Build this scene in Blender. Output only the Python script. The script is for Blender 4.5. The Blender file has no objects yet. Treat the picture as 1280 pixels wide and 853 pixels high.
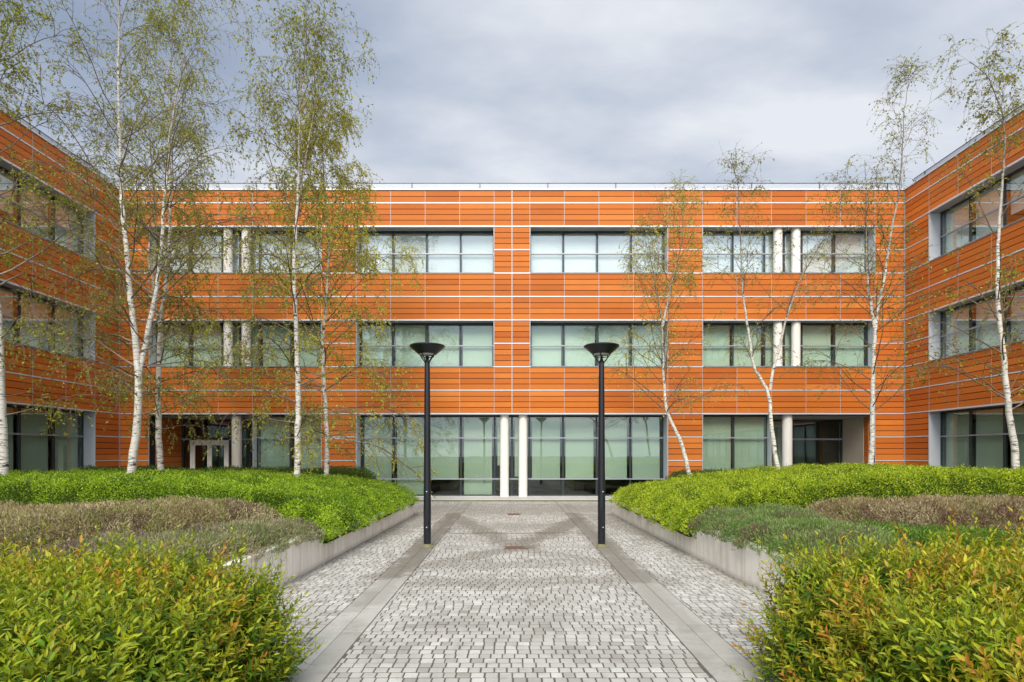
import bpy, math, random
import numpy as np
R = math.radians
C = bpy.context.scene.collection
scene = bpy.context.scene
random.seed(7)

# ------------------------------------------------------------------ camera geometry
CAMH, FOC, HOR = 1.85, 705.0, 567.0
def P(px, py, Y):
    return ((px - 640) * Y / FOC, Y, CAMH + (HOR - py) * Y / FOC)

# ------------------------------------------------------------------ helpers
def tag(o, label=None, cat=None, group=None, kind=None):
    if label: o['label'] = label
    if cat: o['category'] = cat
    if group: o['group'] = group
    if kind: o['kind'] = kind
    return o

def empty(name, loc=(0, 0, 0), parent=None):
    o = bpy.data.objects.new(name, None)
    o.empty_display_size = 0.3
    C.objects.link(o)
    o.location = loc
    if parent: o.parent = parent
    return o

def mesh_obj(name, V, faces, mat, parent=None, col=None, smooth=False, origin=None):
    """faces: list of (M,k) int arrays; col: (N,3) per vertex"""
    V = np.asarray(V, dtype=np.float64).reshape(-1, 3)
    if origin is None: origin = (0, 0, 0)
    if parent is not None and parent.type == 'EMPTY' and origin == (0, 0, 0):
        off = np.array(parent.matrix_basis.translation)
        pp = parent.parent
        while pp is not None:
            off = off + np.array(pp.matrix_basis.translation); pp = pp.parent
        V = V - off
    elif origin != (0, 0, 0):
        V = V - np.array(origin)
    me = bpy.data.meshes.new(name)
    loops = []; starts = []; s = 0
    for F in faces:
        F = np.asarray(F, dtype=np.int32)
        if F.size == 0: continue
        m, k = F.shape
        loops.append(F.reshape(-1)); starts.append(s + np.arange(m) * k); s += m * k
    loops = np.concatenate(loops); starts = np.concatenate(starts)
    me.vertices.add(len(V)); me.vertices.foreach_set('co', V.astype(np.float32).reshape(-1))
    me.loops.add(len(loops)); me.loops.foreach_set('vertex_index', loops.astype(np.int32))
    me.polygons.add(len(starts)); me.polygons.foreach_set('loop_start', starts.astype(np.int32))
    if smooth:
        me.polygons.foreach_set('use_smooth', np.ones(len(starts), dtype=bool))
    else:
        me.polygons.foreach_set('use_smooth', np.zeros(len(starts), dtype=bool))
    me.update(calc_edges=True)
    me.validate()
    if col is not None:
        a = me.color_attributes.new('tint', 'FLOAT_COLOR', 'POINT')
        c4 = np.ones((len(V), 4), dtype=np.float32); c4[:, :3] = col
        a.data.foreach_set('color', c4.reshape(-1))
    me.materials.append(mat)
    o = bpy.data.objects.new(name, me)
    C.objects.link(o)
    if origin != (0, 0, 0): o.location = origin
    if parent is not None: o.parent = parent
    return o

BOXF = np.array([[0, 3, 2, 1], [4, 5, 6, 7], [0, 1, 5, 4], [1, 2, 6, 5], [2, 3, 7, 6], [3, 0, 4, 7]])
class MB:
    """collects boxes and lathes, optional map function of local (u,out,z) to world"""
    def __init__(self, fmap=None, flip=False):
        self.v = []; self.q = []; self.t = []; self.n = 0; self.fmap = fmap; self.flip = flip
    def _add(self, v, q=None, t=None):
        v = np.asarray(v, float)
        if self.fmap is not None: v = self.fmap(v)
        self.v.append(v)
        if q is not None:
            q = np.asarray(q) + self.n
            self.q.append(q[:, ::-1] if self.flip else q)
        if t is not None:
            t = np.asarray(t) + self.n
            self.t.append(t[:, ::-1] if self.flip else t)
        self.n += len(v)
    def box(self, a0, a1, b0, b1, c0, c1):
        a0, a1 = min(a0, a1), max(a0, a1); b0, b1 = min(b0, b1), max(b0, b1); c0, c1 = min(c0, c1), max(c0, c1)
        v = [(a0, b0, c0), (a1, b0, c0), (a1, b1, c0), (a0, b1, c0), (a0, b0, c1), (a1, b0, c1), (a1, b1, c1), (a0, b1, c1)]
        self._add(v, BOXF)
    def cbox(self, a0, a1, b0, b1, c0, c1, ch=0.008):
        """box with chamfered top edge loop and front"""
        v = []
        for (z, i) in ((c0, 0), (c1 - ch, 0), (c1, ch)):
            v += [(a0 + i, b0 + i, z), (a1 - i, b0 + i, z), (a1 - i, b1 - i, z), (a0 + i, b1 - i, z)]
        q = [[0, 3, 2, 1], [8, 9, 10, 11]]
        for r in (0, 4):
            for k in range(4):
                q.append([r + k, r + (k + 1) % 4, r + 4 + (k + 1) % 4, r + 4 + k])
        self._add(v, q)
    def lathe(self, cx, cy, prof, n=24, cap=True):
        k = len(prof); v = []
        for (r, z) in prof:
            for j in range(n):
                a = 2 * math.pi * j / n
                v.append((cx + r * math.cos(a), cy + r * math.sin(a), z))
        q = []
        for i in range(k - 1):
            for j in range(n):
                q.append([i * n + j, i * n + (j + 1) % n, (i + 1) * n + (j + 1) % n, (i + 1) * n + j])
        t = []
        if cap:
            v.append((cx, cy, prof[0][1])); v.append((cx, cy, prof[-1][1]))
            for j in range(n):
                t.append([k * n, (j + 1) % n, j]); t.append([k * n + 1, (k - 1) * n + j, (k - 1) * n + (j + 1) % n])
        self._add(v, q, t if t else None)
    def bar(self, p, q_, r, n=8):
        p = np.array(p, float); q_ = np.array(q_, float); d = q_ - p; d /= np.linalg.norm(d)
        a = np.cross(d, (0, 0, 1.0) if abs(d[2]) < .9 else (1.0, 0, 0)); a /= np.linalg.norm(a); b = np.cross(d, a)
        v = []
        for c in (p, q_):
            for j in range(n):
                an = 2 * math.pi * j / n
                v.append(c + r * (math.cos(an) * a + math.sin(an) * b))
        q = [[j, n + j, n + (j + 1) % n, (j + 1) % n] for j in range(n)]
        v += [p, q_]
        t = [[2 * n, j, (j + 1) % n] for j in range(n)] + [[2 * n + 1, n + (j + 1) % n, n + j] for j in range(n)]
        self._add(v, q, t)
    def build(self, name, mat, parent=None, smooth=False, origin=None):
        fs = []
        if self.q: fs.append(np.concatenate(self.q))
        if self.t: fs.append(np.concatenate(self.t))
        o = mesh_obj(name, np.concatenate(self.v), fs, mat, parent, smooth=False, origin=origin)
        if smooth:
            o.data.polygons.foreach_set('use_smooth', np.ones(len(o.data.polygons), dtype=bool))
            o.data.set_sharp_from_angle(angle=R(35))
        return o

# ------------------------------------------------------------------ materials
def new_mat(name):
    m = bpy.data.materials.new(name); m.use_nodes = True
    nt = m.node_tree; nt.nodes.clear()
    out = nt.nodes.new('ShaderNodeOutputMaterial')
    return m, nt, out
def N(nt, t, **kw):
    n = nt.nodes.new(t)
    for k, v in kw.items():
        if k.startswith('i_'):
            key = k[2:]
            n.inputs[int(key) if key.isdigit() else key.replace('_', ' ')].default_value = v
        else: setattr(n, k, v)
    return n
def L(nt, a, b): nt.links.new(a, b)
def mapping(nt, scale=(1, 1, 1), coord='Object'):
    tc = N(nt, 'ShaderNodeTexCoord'); mp = N(nt, 'ShaderNodeMapping')
    mp.inputs['Scale'].default_value = scale
    L(nt, tc.outputs[coord], mp.inputs['Vector']); return mp.outputs['Vector']
def noise(nt, vec, scale, detail=4, rough=.55):
    n = N(nt, 'ShaderNodeTexNoise'); n.inputs['Scale'].default_value = scale
    n.inputs['Detail'].default_value = detail; n.inputs['Roughness'].default_value = rough
    if vec is not None: L(nt, vec, n.inputs['Vector'])
    return n.outputs['Fac']
def ramp(nt, fac, stops):
    r = N(nt, 'ShaderNodeValToRGB'); e = r.color_ramp.elements
    while len(e) < len(stops): e.new(0.5)
    for i, (p, c) in enumerate(stops):
        e[i].position = p; e[i].color = (c[0], c[1], c[2], 1) if len(c) == 3 else c
    L(nt, fac, r.inputs['Fac']); return r.outputs['Color']
def mixc(nt, fac, a, b, mode='MIX'):
    m = N(nt, 'ShaderNodeMix', data_type='RGBA', blend_type=mode)
    for s, v in ((0, fac), (6, a), (7, b)):
        if hasattr(v, 'links'): L(nt, v, m.inputs[s])
        elif s == 0: m.inputs[0].default_value = v
        else: m.inputs[s].default_value = (v[0], v[1], v[2], 1)
    return m.outputs[2]
def math_(nt, op, a, b=None, clamp=False):
    m = N(nt, 'ShaderNodeMath', operation=op, use_clamp=clamp)
    for i, v in enumerate((a, b)):
        if v is None: continue
        if hasattr(v, 'links'): L(nt, v, m.inputs[i])
        else: m.inputs[i].default_value = v
    return m.outputs[0]
def principled(nt, out, col, rough=.6, metal=0, spec=.5, bump=None, bstr=.3, bdist=.01):
    p = N(nt, 'ShaderNodeBsdfPrincipled')
    for key, v in (('Base Color', col), ('Roughness', rough)):
        if hasattr(v, 'links'): L(nt, v, p.inputs[key])
        else: p.inputs[key].default_value = (v[0], v[1], v[2], 1) if key == 'Base Color' else v
    p.inputs['Metallic'].default_value = metal
    p.inputs['Specular IOR Level'].default_value = spec
    if bump is not None:
        b = N(nt, 'ShaderNodeBump'); b.inputs['Strength'].default_value = bstr; b.inputs['Distance'].default_value = bdist
        L(nt, bump, b.inputs['Height']); L(nt, b.outputs['Normal'], p.inputs['Normal'])
    if out is not None: L(nt, p.outputs[0], out.inputs['Surface'])
    return p
def simple(name, col, rough=.5, metal=0, spec=.5, var=.08, nscale=3.0, bstr=.0):
    m, nt, out = new_mat(name)
    v = mapping(nt)
    n = noise(nt, v, nscale, 6)
    c = mixc(nt, n, tuple(x * (1 - var) for x in col), tuple(min(1, x * (1 + var)) for x in col))
    principled(nt, out, c, rough, metal, spec, bump=noise(nt, v, nscale * 20, 3) if bstr else None, bstr=bstr)
    return m

def mat_boards():
    m, nt, out = new_mat('orange_laminate')
    g = N(nt, 'ShaderNodeNewGeometry')
    base = ramp(nt, g.outputs['Random Per Island'], [(0, (.40, .105, .018)), (.25, (.52, .150, .023)), (.75, (.58, .178, .028)), (1, (.68, .235, .045))])
    v = mapping(nt, (.7, .7, 26))
    grain = noise(nt, v, 2.2, 7, .65)
    c = mixc(nt, math_(nt, 'MULTIPLY', grain, .55), base, (.56, .12, .014))
    v2 = mapping(nt, (1.2, 1.2, .35))
    w = noise(nt, v2, 1.1, 5)
    c = mixc(nt, math_(nt, 'MULTIPLY', math_(nt, 'SUBTRACT', w, .42, True), 1.5, True), c, (.50, .15, .045))
    principled(nt, out, c, .55, spec=.15)
    return m
def stain_mask(nt, pos):
    """worn dirt tracks towards the gully, as a mask: distances to fixed segments on the paving"""
    sep = N(nt, 'ShaderNodeSeparateXYZ'); L(nt, pos, sep.inputs[0])
    n1 = noise(nt, pos, 1.1, 6, .65); n2 = noise(nt, pos, 4.5, 5, .6)
    res = None
    segs = [((.06, 11.05), (1.9, 16.0), .42, 1.0), ((.06, 11.05), (-1.7, 16.6), .42, .9), ((.06, 11.05), (-2.0, 8.5), .34, .75), ((.06, 11.05), (2.0, 9.3), .3, .6),
            ((-1.75, 8.6), (-1.75, 17.5), .34, .95), ((1.87, 8.2), (1.87, 17.5), .34, .85), ((-3.15, 12.0), (-3.0, 17.0), .6, .85), ((3.25, 12.0), (3.1, 17.0), .6, .8),
            ((-1.2, 8.1), (2.2, 8.2), .42, .55), ((-3.3, 8.0), (-3.1, 12), .22, .7), ((3.4, 8.0), (3.2, 12), .22, .7), ((-3, 18.6), (3, 18.8), 2.2, .6), ((-1.3, 14.2), (1.5, 14.4), .9, .55), ((-1.4, 9.3), (1.5, 9.6), .5, .5), ((-2.9, 13), (-2.2, 17), .5, .6), ((3.0, 13), (2.4, 17), .5, .6), ((-.9, 6.1), (.6, 6.3), .3, .35), ((.9, 5.2), (1.6, 5.0), .3, .35), ((-1.75, 7.0), (-1.75, 8.6), .25, .4), ((1.87, 6.0), (1.87, 8.6), .25, .4)]
    for (ax, ay), (bx, by), wd, st in segs:
        dx, dy = bx - ax, by - ay; ll = dx * dx + dy * dy
        px = math_(nt, 'SUBTRACT', sep.outputs[0], ax); py = math_(nt, 'SUBTRACT', sep.outputs[1], ay)
        t = math_(nt, 'DIVIDE', math_(nt, 'ADD', math_(nt, 'MULTIPLY', px, dx), math_(nt, 'MULTIPLY', py, dy)), ll, True)
        qx = math_(nt, 'SUBTRACT', px, math_(nt, 'MULTIPLY', t, dx)); qy = math_(nt, 'SUBTRACT', py, math_(nt, 'MULTIPLY', t, dy))
        d = math_(nt, 'SQRT', math_(nt, 'ADD', math_(nt, 'MULTIPLY', qx, qx), math_(nt, 'MULTIPLY', qy, qy)))
        d = math_(nt, 'ADD', d, math_(nt, 'MULTIPLY', math_(nt, 'SUBTRACT', math_(nt, 'ADD', math_(nt, 'MULTIPLY', n1, .55), math_(nt, 'MULTIPLY', n2, .45)), .5), wd * 4.5))
        k = math_(nt, 'SUBTRACT', 1.0, math_(nt, 'DIVIDE', d, wd), True)
        k = math_(nt, 'MULTIPLY', math_(nt, 'MULTIPLY', k, 2.0, True), st)
        res = k if res is None else math_(nt, 'MAXIMUM', res, k)
    gen = math_(nt, 'MULTIPLY', math_(nt, 'SUBTRACT', n1, .49, True), 2.8, True)
    gen2 = math_(nt, 'MULTIPLY', math_(nt, 'SUBTRACT', n2, .53, True), 2.5, True)
    res = math_(nt, 'MAXIMUM', res, math_(nt, 'MAXIMUM', gen, gen2))
    return math_(nt, 'MULTIPLY', res, math_(nt, 'ADD', math_(nt, 'MULTIPLY', n2, .5), .65), True)
def mat_stone(name, stops, dirt, dirt_amt, grain=90):
    m, nt, out = new_mat(name)
    g = N(nt, 'ShaderNodeNewGeometry')
    base = ramp(nt, g.outputs['Random Per Island'], stops)
    pos = g.outputs['Position']
    sp = noise(nt, pos, grain, 3, .7)
    c = mixc(nt, math_(nt, 'MULTIPLY', math_(nt, 'SUBTRACT', sp, .42, True), 1.6), base, (.22, .215, .20))
    st = stain_mask(nt, pos)
    c = mixc(nt, math_(nt, 'MULTIPLY', st, dirt_amt), c, dirt)
    principled(nt, out, c, .78, spec=.3, bump=noise(nt, pos, 45, 4), bstr=.35, bdist=.006)
    return m
def mat_concrete():
    m, nt, out = new_mat('cast_concrete')
    g = N(nt, 'ShaderNodeNewGeometry'); pos = g.outputs['Position']
    mp = N(nt, 'ShaderNodeMapping'); mp.inputs['Scale'].default_value = (3.5, 3.5, .22); L(nt, pos, mp.inputs['Vector'])
    streak = noise(nt, mp.outputs[0], 2.0, 6, .65)
    cloud = noise(nt, pos, 1.6, 5)
    c = ramp(nt, streak, [(.26, (.46, .40, .31)), (.38, (.72, .66, .56)), (.55, (.86, .81, .71)), (.8, (.93, .90, .83))])
    c = mixc(nt, math_(nt, 'MULTIPLY', math_(nt, 'SUBTRACT', cloud, .5, True), 1.6), c, (.44, .40, .34))
    pores = noise(nt, pos, 60, 2)
    c = mixc(nt, math_(nt, 'MULTIPLY', math_(nt, 'SUBTRACT', pores, .62, True), 3, True), c, (.28, .26, .22))
    sep = N(nt, 'ShaderNodeSeparateXYZ'); L(nt, pos, sep.inputs[0])
    low = math_(nt, 'MULTIPLY', math_(nt, 'SUBTRACT', .085, sep.outputs[2], True), 8, True)
    low = math_(nt, 'MULTIPLY', low, noise(nt, pos, 7, 4), True)
    c = mixc(nt, low, c, (.19, .17, .12))
    principled(nt, out, c, .8, spec=.25, bump=noise(nt, pos, 25, 5), bstr=.25, bdist=.006)
    return m
def mat_leaf(name, rough=.45, trans=.35, spec=.4):
    m, nt, out = new_mat(name)
    a = N(nt, 'ShaderNodeAttribute', attribute_name='tint')
    p = principled(nt, None, a.outputs['Color'], rough, spec=spec)
    t = N(nt, 'ShaderNodeBsdfTranslucent')
    br = mixc(nt, 1.0, a.outputs['Color'], (1.25, 1.35, .75), 'MULTIPLY')
    L(nt, br, t.inputs['Color'])
    mx = N(nt, 'ShaderNodeMixShader'); mx.inputs[0].default_value = trans
    L(nt, p.outputs[0], mx.inputs[1]); L(nt, t.outputs[0], mx.inputs[2]); L(nt, mx.outputs[0], out.inputs['Surface'])
    return m
def mat_bark():
    m, nt, out = new_mat('birch_bark')
    a = N(nt, 'ShaderNodeAttribute', attribute_name='tint')
    pos = mapping(nt, (5, 5, 42)); n1 = noise(nt, pos, 1.0, 4, .6)
    pos2 = mapping(nt, (2, 2, 3.2)); n2 = noise(nt, pos2, 2.2, 5, .65)
    len_ = math_(nt, 'MULTIPLY', math_(nt, 'SUBTRACT', n1, .545, True), 14, True)
    pat = math_(nt, 'MULTIPLY', math_(nt, 'SUBTRACT', n2, .57, True), 12, True)
    c = mixc(nt, noise(nt, pos2, 6, 3), (.60, .55, .45), (.78, .75, .68))
    c = mixc(nt, math_(nt, 'MAXIMUM', math_(nt, 'MULTIPLY', len_, .85), pat), c, (.045, .035, .03))
    sep = N(nt, 'ShaderNodeSeparateColor'); L(nt, a.outputs['Color'], sep.inputs[0])
    c = mixc(nt, sep.outputs[0], c, (.16, .115, .075))
    principled(nt, out, c, .75, spec=.25, bump=n2, bstr=.4, bdist=.01)
    return m
def mat_glass(name, tint, refl):
    m, nt, out = new_mat(name)
    tr = N(nt, 'ShaderNodeBsdfTransparent'); tr.inputs[0].default_value = (*tint, 1)
    gl = N(nt, 'ShaderNodeBsdfGlossy'); gl.inputs['Roughness'].default_value = 0.0
    gl.inputs['Color'].default_value = (.93, .98, .96, 1)
    pos = mapping(nt); b = N(nt, 'ShaderNodeBump'); b.inputs['Strength'].default_value = .05; b.inputs['Distance'].default_value = .02
    L(nt, noise(nt, pos, .9, 2), b.inputs['Height']); L(nt, b.outputs[0], gl.inputs['Normal'])
    ge = N(nt, 'ShaderNodeNewGeometry'); dt = N(nt, 'ShaderNodeVectorMath', operation='DOT_PRODUCT')
    L(nt, ge.outputs['Normal'], dt.inputs[0]); L(nt, ge.outputs['Incoming'], dt.inputs[1])
    cth = math_(nt, 'ABSOLUTE', dt.outputs['Value'])
    f5 = math_(nt, 'POWER', math_(nt, 'SUBTRACT', 1.0, cth, True), 5.0)
    f = math_(nt, 'ADD', math_(nt, 'MULTIPLY', f5, .9), refl, True)
    mx = N(nt, 'ShaderNodeMixShader'); L(nt, f, mx.inputs[0])
    L(nt, tr.outputs[0], mx.inputs[1]); L(nt, gl.outputs[0], mx.inputs[2]); L(nt, mx.outputs[0], out.inputs['Surface'])
    return m
def mat_blind(name, col):
    m, nt, out = new_mat(name)
    pos = mapping(nt, (1, 1, 1)); g = N(nt, 'ShaderNodeNewGeometry')
    n = noise(nt, mapping(nt, (.6, .6, 3)), 2.2, 5)
    c = mixc(nt, n, tuple(x * .86 for x in col), col)
    c = mixc(nt, math_(nt, 'MULTIPLY', g.outputs['Random Per Island'], .45), c, tuple(x * .62 for x in col))
    d = N(nt, 'ShaderNodeBsdfDiffuse'); L(nt, c, d.inputs[0]); L(nt, d.outputs[0], out.inputs['Surface'])
    return m
def mat_soil():
    m, nt, out = new_mat('planting_soil')
    pos = mapping(nt); n = noise(nt, pos, 9, 8, .7)
    c = ramp(nt, n, [(.3, (.035, .025, .017)), (.6, (.085, .06, .04)), (.8, (.14, .10, .065))])
    principled(nt, out, c, .9, spec=.2, bump=n, bstr=.8, bdist=.03)
    return m
def mat_ground():
    m, nt, out = new_mat('asphalt_ground')
    pos = mapping(nt); n = noise(nt, pos, .6, 8, .7); n2 = noise(nt, pos, 40, 3)
    c = mixc(nt, n, (.05, .05, .048), (.10, .098, .09)); c = mixc(nt, math_(nt, 'MULTIPLY', n2, .4), c, (.15, .145, .135))
    principled(nt, out, c, .85, spec=.3, bump=n2, bstr=.4)
    return m

M = {}
M['boards'] = mat_boards()
M['alu'] = simple('brushed_aluminium', (.66, .67, .68), .42, .25, var=.06)
M['alu_dull'] = simple('grey_aluminium', (.36, .38, .40), .45, .4, var=.06)
M['frame'] = simple('anthracite_frame', (.035, .042, .042), .4, .2, var=.1)
M['backing'] = simple('dark_backing', (.018, .014, .012), .9)
M['soffit'] = simple('grey_soffit', (.30, .31, .31), .6)
M['white_col'] = simple('cream_render', (.84, .80, .71), .7, spec=.3, var=.05, nscale=2, bstr=.08)
M['conc_col'] = simple('pale_concrete', (.60, .55, .45), .8, spec=.25, var=.10, nscale=3, bstr=.15)
M['beige'] = simple('beige_render', (.50, .43, .34), .8, var=.08)
M['interior'] = simple('interior_grey', (.14, .15, .14), .8)
M['interior_floor'] = simple('interior_floor', (.09, .09, .08), .5)
M['glass_low'] = mat_glass('green_glass', (.87, .93, .88), .07)
M['glass_up'] = mat_glass('clear_glass', (.95, .98, .97), .14)
M['blind_low'] = mat_blind('dimmed_blind', (.58, .62, .54))  # white blind; the darker reflections on lower floors are put into its colour
M['blind_mid'] = mat_blind('half_dimmed_blind', (.74, .78, .71))  # same blind, with less of the dim reflection in its colour
M['blind_up'] = mat_blind('white_blind', (.90, .90, .88))
M['concrete'] = mat_concrete(); M['joint'] = simple('weathered_joint_strip', (.42, .42, .41), .5, .2)
M['setts'] = mat_stone('granite_setts', [(0, (.28, .265, .23)), (.2, (.365, .35, .308)), (.8, (.42, .404, .358)), (1, (.50, .485, .436))], (.125, .105, .075), .80)
M['slabs'] = mat_stone('granite_slabs', [(0, (.31, .298, .255)), (.5, (.36, .345, .30)), (1, (.41, .395, .345))], (.11, .092, .066), .88, 60)
M['mortar'] = simple('joint_grit', (.085, .073, .055), .95, var=.3, nscale=8)
M['soil'] = mat_soil()
M['ground'] = mat_ground()
M['bark'] = mat_bark()
M['leaf'] = mat_leaf('birch_leaf', .5, .42, .3)
M['hedge_leaf'] = mat_leaf('hedge_leaf', .45, .32, .35)
M['shrub_leaf'] = mat_leaf('shrub_leaf', .45, .36, .28)
M['heath'] = mat_leaf('heath_twig', .8, .15, .15)
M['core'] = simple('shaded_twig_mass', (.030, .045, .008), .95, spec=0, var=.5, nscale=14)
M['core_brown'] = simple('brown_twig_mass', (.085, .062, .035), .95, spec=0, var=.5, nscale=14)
M['black'] = simple('black_powder_coat', (.012, .013, .017), .35, .1, spec=.5, var=.2)
M['lamp_glass'] = simple('frosted_glass', (.75, .76, .70), .25, 0)
M['rust'] = simple('rusty_iron', (.16, .075, .045), .8, .2, var=.5, nscale=30)
M['plate'] = simple('mossy_steel', (.20, .19, .09), .7, .2, var=.4, nscale=20)
M['parapet'] = simple('weathered_sheet', (.40, .42, .45), .5, .1, var=.05)
M['roof'] = simple('roof_membrane', (.30, .30, .30), .85)
M['galv'] = simple('galvanised_sheet', (.52, .54, .56), .45, .1, var=.05)

# ------------------------------------------------------------------ ground and paving
CX = .06
def wall_half(Y): return 3.015 + (16.94 - Y) * .0295
gb = MB(); gb.box(-400, 400, -300, 700, -1.2, -.045)
tag(gb.build('ground', M['ground']), kind='structure')
mb = MB(); mb.box(-15.3, 15.3, 1.0, 21.9, -.30, -.0055)
tag(mb.build('paving_bed', M['mortar']), kind='structure')

rng = np.random.default_rng(3)
S = .1115
LAMPY = 11.15
pv = MB()
def sett_field(x0f, x1f, Y0, Y1, skip):
    rows = int((Y1 - Y0) / S)
    for r_ in range(rows):
        y0 = Y0 + r_ * S; y1 = y0 + S
        ym = (y0 + y1) / 2
        a, b = x0f(ym), x1f(ym)
        x = a - S * rng.uniform(0, .9) if r_ % 2 else a - S * .5 * rng.uniform(.7, 1.3)
        dy = rng.normal(0, .0015)
        while x < b:
            w = S * rng.uniform(.91, 1.10)
            xa, xb = max(x, a), min(x + w, b)
            x += w
            if xb - xa < .025: continue
            if skip((xa + xb) / 2, ym): continue
            g = .0066
            h = rng.normal(0, .0008)
            pv.cbox(xa + g + rng.normal(0, .0012), xb - g + rng.normal(0, .0012), y0 + g * 1.45 + dy + rng.normal(0, .001), y1 - g * 1.45 + dy + rng.normal(0, .001), -.03, h, .0035)
def drain_skip(x, y):
    return (abs(x - CX) < .20 and abs(y - 11.05) < .20) or (abs(x - CX) < .20 and abs(y - 17.2) < .20)
in_l, out_l, in_r, out_r = -1.545, -1.985, 1.665, 2.105
Y0, Y1 = 1.2, 21.86
cross = [(LAMPY - .12, LAMPY + .12), (13.15, 13.27), (16.95, 17.1), (20.4, 20.6)]
prev = Y0
bands = []
for a, b in cross + [(Y1, Y1)]:
    bands.append((prev, a)); prev = b
for a, b in bands:
    sett_field(lambda y: in_l + .004, lambda y: in_r - .004, a, b, drain_skip)
sett_field(lambda y: CX - wall_half(y) if y < 16.94 else -8.0, lambda y: out_l - .004, Y0, Y1, lambda x, y: False)
sett_field(lambda y: out_r + .004, lambda y: CX + wall_half(y) if y < 16.94 else 8.0, Y0, Y1, lambda x, y: False)
tag(pv.build('sett_paving', M['setts']), kind='structure')
sl = MB()
for (xa, xb) in ((out_l, (in_l + out_l) / 2), ((in_l + out_l) / 2, in_l), (in_r, (in_r + out_r) / 2), ((in_r + out_r) / 2, out_r)):
    y = Y0 + rng.uniform(0, .5)
    while y < Y1:
        ln = rng.uniform(.75, 1.1); y2 = min(y + ln, Y1)
        sl.cbox(xa + .002, xb - .002, y + .002, y2 - .002, -.03, rng.normal(.002, .0006), .003); y = y2
for (a, b) in cross:
    dr_ = abs((a + b) / 2 - 11.15) < .2 or abs((a + b) / 2 - 17.02) < .1
    for (xs_, xe_) in (((in_l, CX - .185), (CX + .185, in_r)) if dr_ else ((in_l, in_r),)):
        x = xs_
        while x < xe_ - .02:
            x2 = min(x + rng.uniform(.5, .9), xe_)
            if xe_ - x2 < .2: x2 = xe_
            sl.cbox(x + .003, x2 - .003, a + .003, b - .003, -.03, .002, .003)
            x = x2
tag(sl.build('slab_strips', M['slabs']), kind='structure')

def drain(cy, w, label):
    r_ = empty('drain_grate', (CX, cy, 0))
    tag(r_, label, 'drain', 'drain grates in the paving')
    f = MB(); h = w / 2
    f.box(CX - h, CX + h, cy - .17, cy - .145, -.06, .004); f.box(CX - h, CX + h, cy + .145, cy + .17, -.06, .004)
    f.box(CX - h, CX - h + .025, cy - .145, cy + .145, -.06, .004); f.box(CX + h - .025, CX + h, cy - .145, cy + .145, -.06, .004)
    f.build('frame', M['rust'], r_)
    g = MB(); n = 7
    for i in range(n):
        x = CX - h + .045 + (w - .09) * i / (n - 1)
        g.box(x - .011, x + .011, cy - .145, cy + .145, -.04, 0.0)
    g.box(CX - h + .025, CX + h - .025, cy - .012, cy + .012, -.035, -.003)
    g.build('grating', M['rust'], r_)
    p = MB(); p.box(CX - h + .025, CX + h - .025, cy - .145, cy + .145, -.011, -.009); p.build('sump', M['backing'], r_)
drain(11.05, .36, 'small rusty slotted drain grate in the paving between the two lamp posts')
drain(17.2, .38, 'small rusty drain grate in the paving farther back near the building')

# ------------------------------------------------------------------ planters
def planter(sign, label):
    def face(y): return CX + sign * wall_half(y)
    m = MB()
    def seg(ya, yb, za, zb):
        t = .16
        xa, xb = face(ya), face(yb)
        v = [(xa, ya, -.05), (xa + sign * t, ya, -.05), (xb + sign * t, yb, -.05), (xb, yb, -.05),
             (xa, ya, za - .012), (xa + sign * t, ya, za - .012), (xb + sign * t, yb, zb - .012), (xb, yb, zb - .012),
             (xa + sign * .012, ya, za), (xa + sign * (t - .012), ya, za), (xb + sign * (t - .012), yb, zb), (xb + sign * .012, yb, zb)]
        q = [[0, 3, 2, 1], [8, 9, 10, 11], [0, 1, 5, 4], [1, 2, 6, 5], [2, 3, 7, 6], [3, 0, 4, 7], [4, 5, 9, 8], [5, 6, 10, 9], [6, 7, 11, 10], [7, 4, 8, 11]]
        q = np.array(q)
        m._add(v, q if sign > 0 else q[:, ::-1])
    ys = [5.25, 7.6, 9.55]
    for a, b in zip(ys[:-1], ys[1:]): seg(a + .006, b - .006, .575, .565)
    seg(9.552, 9.70, .56, .45)
    ys = [9.702, 11.5, 13.3, 15.1, 16.94]
    for a, b in zip(ys[:-1], ys[1:]): seg(a + .006, b - .006, .45, .42 if b > 16 else .45)
    # return walls at both ends and the wider near section
    xo = face(16.94)
    m.box(xo + sign * .162, sign * 15.2, 16.80, 16.94, -.05, .385)
    xn = CX + sign * 2.45
    m.box(xn, face(5.2) + sign * .16, 4.69, 4.85, -.05, .36)
    m.box(face(5.2), face(5.2) + sign * .16, 4.852, 5.248, -.05, .50)
    m.box(xn, xn + sign * .16, 1.3, 4.688, -.05, .36)
    o = m.build('planter_wall', M['concrete'], origin=(CX + sign * 3.2, 10, 0))
    tag(o, label, 'planter')
    s = MB()
    y = 5.25
    s.box(face(16.9) + sign * .3, sign * 15.25, 4.9, 16.8, -.04, .36)
    s.box(xn + sign * .16, sign * 15.25, 1.3, 4.898, -.04, .30)
    s.box(sign * 3.6, sign * 15.25, 16.942, 19.6, -.04, .30)
    tag(s.build('soil', M['soil']), kind='structure')
planter(-1, 'low stained concrete planter wall along the left side of the path')
planter(1, 'low stained concrete planter wall along the right side of the path')

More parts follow.
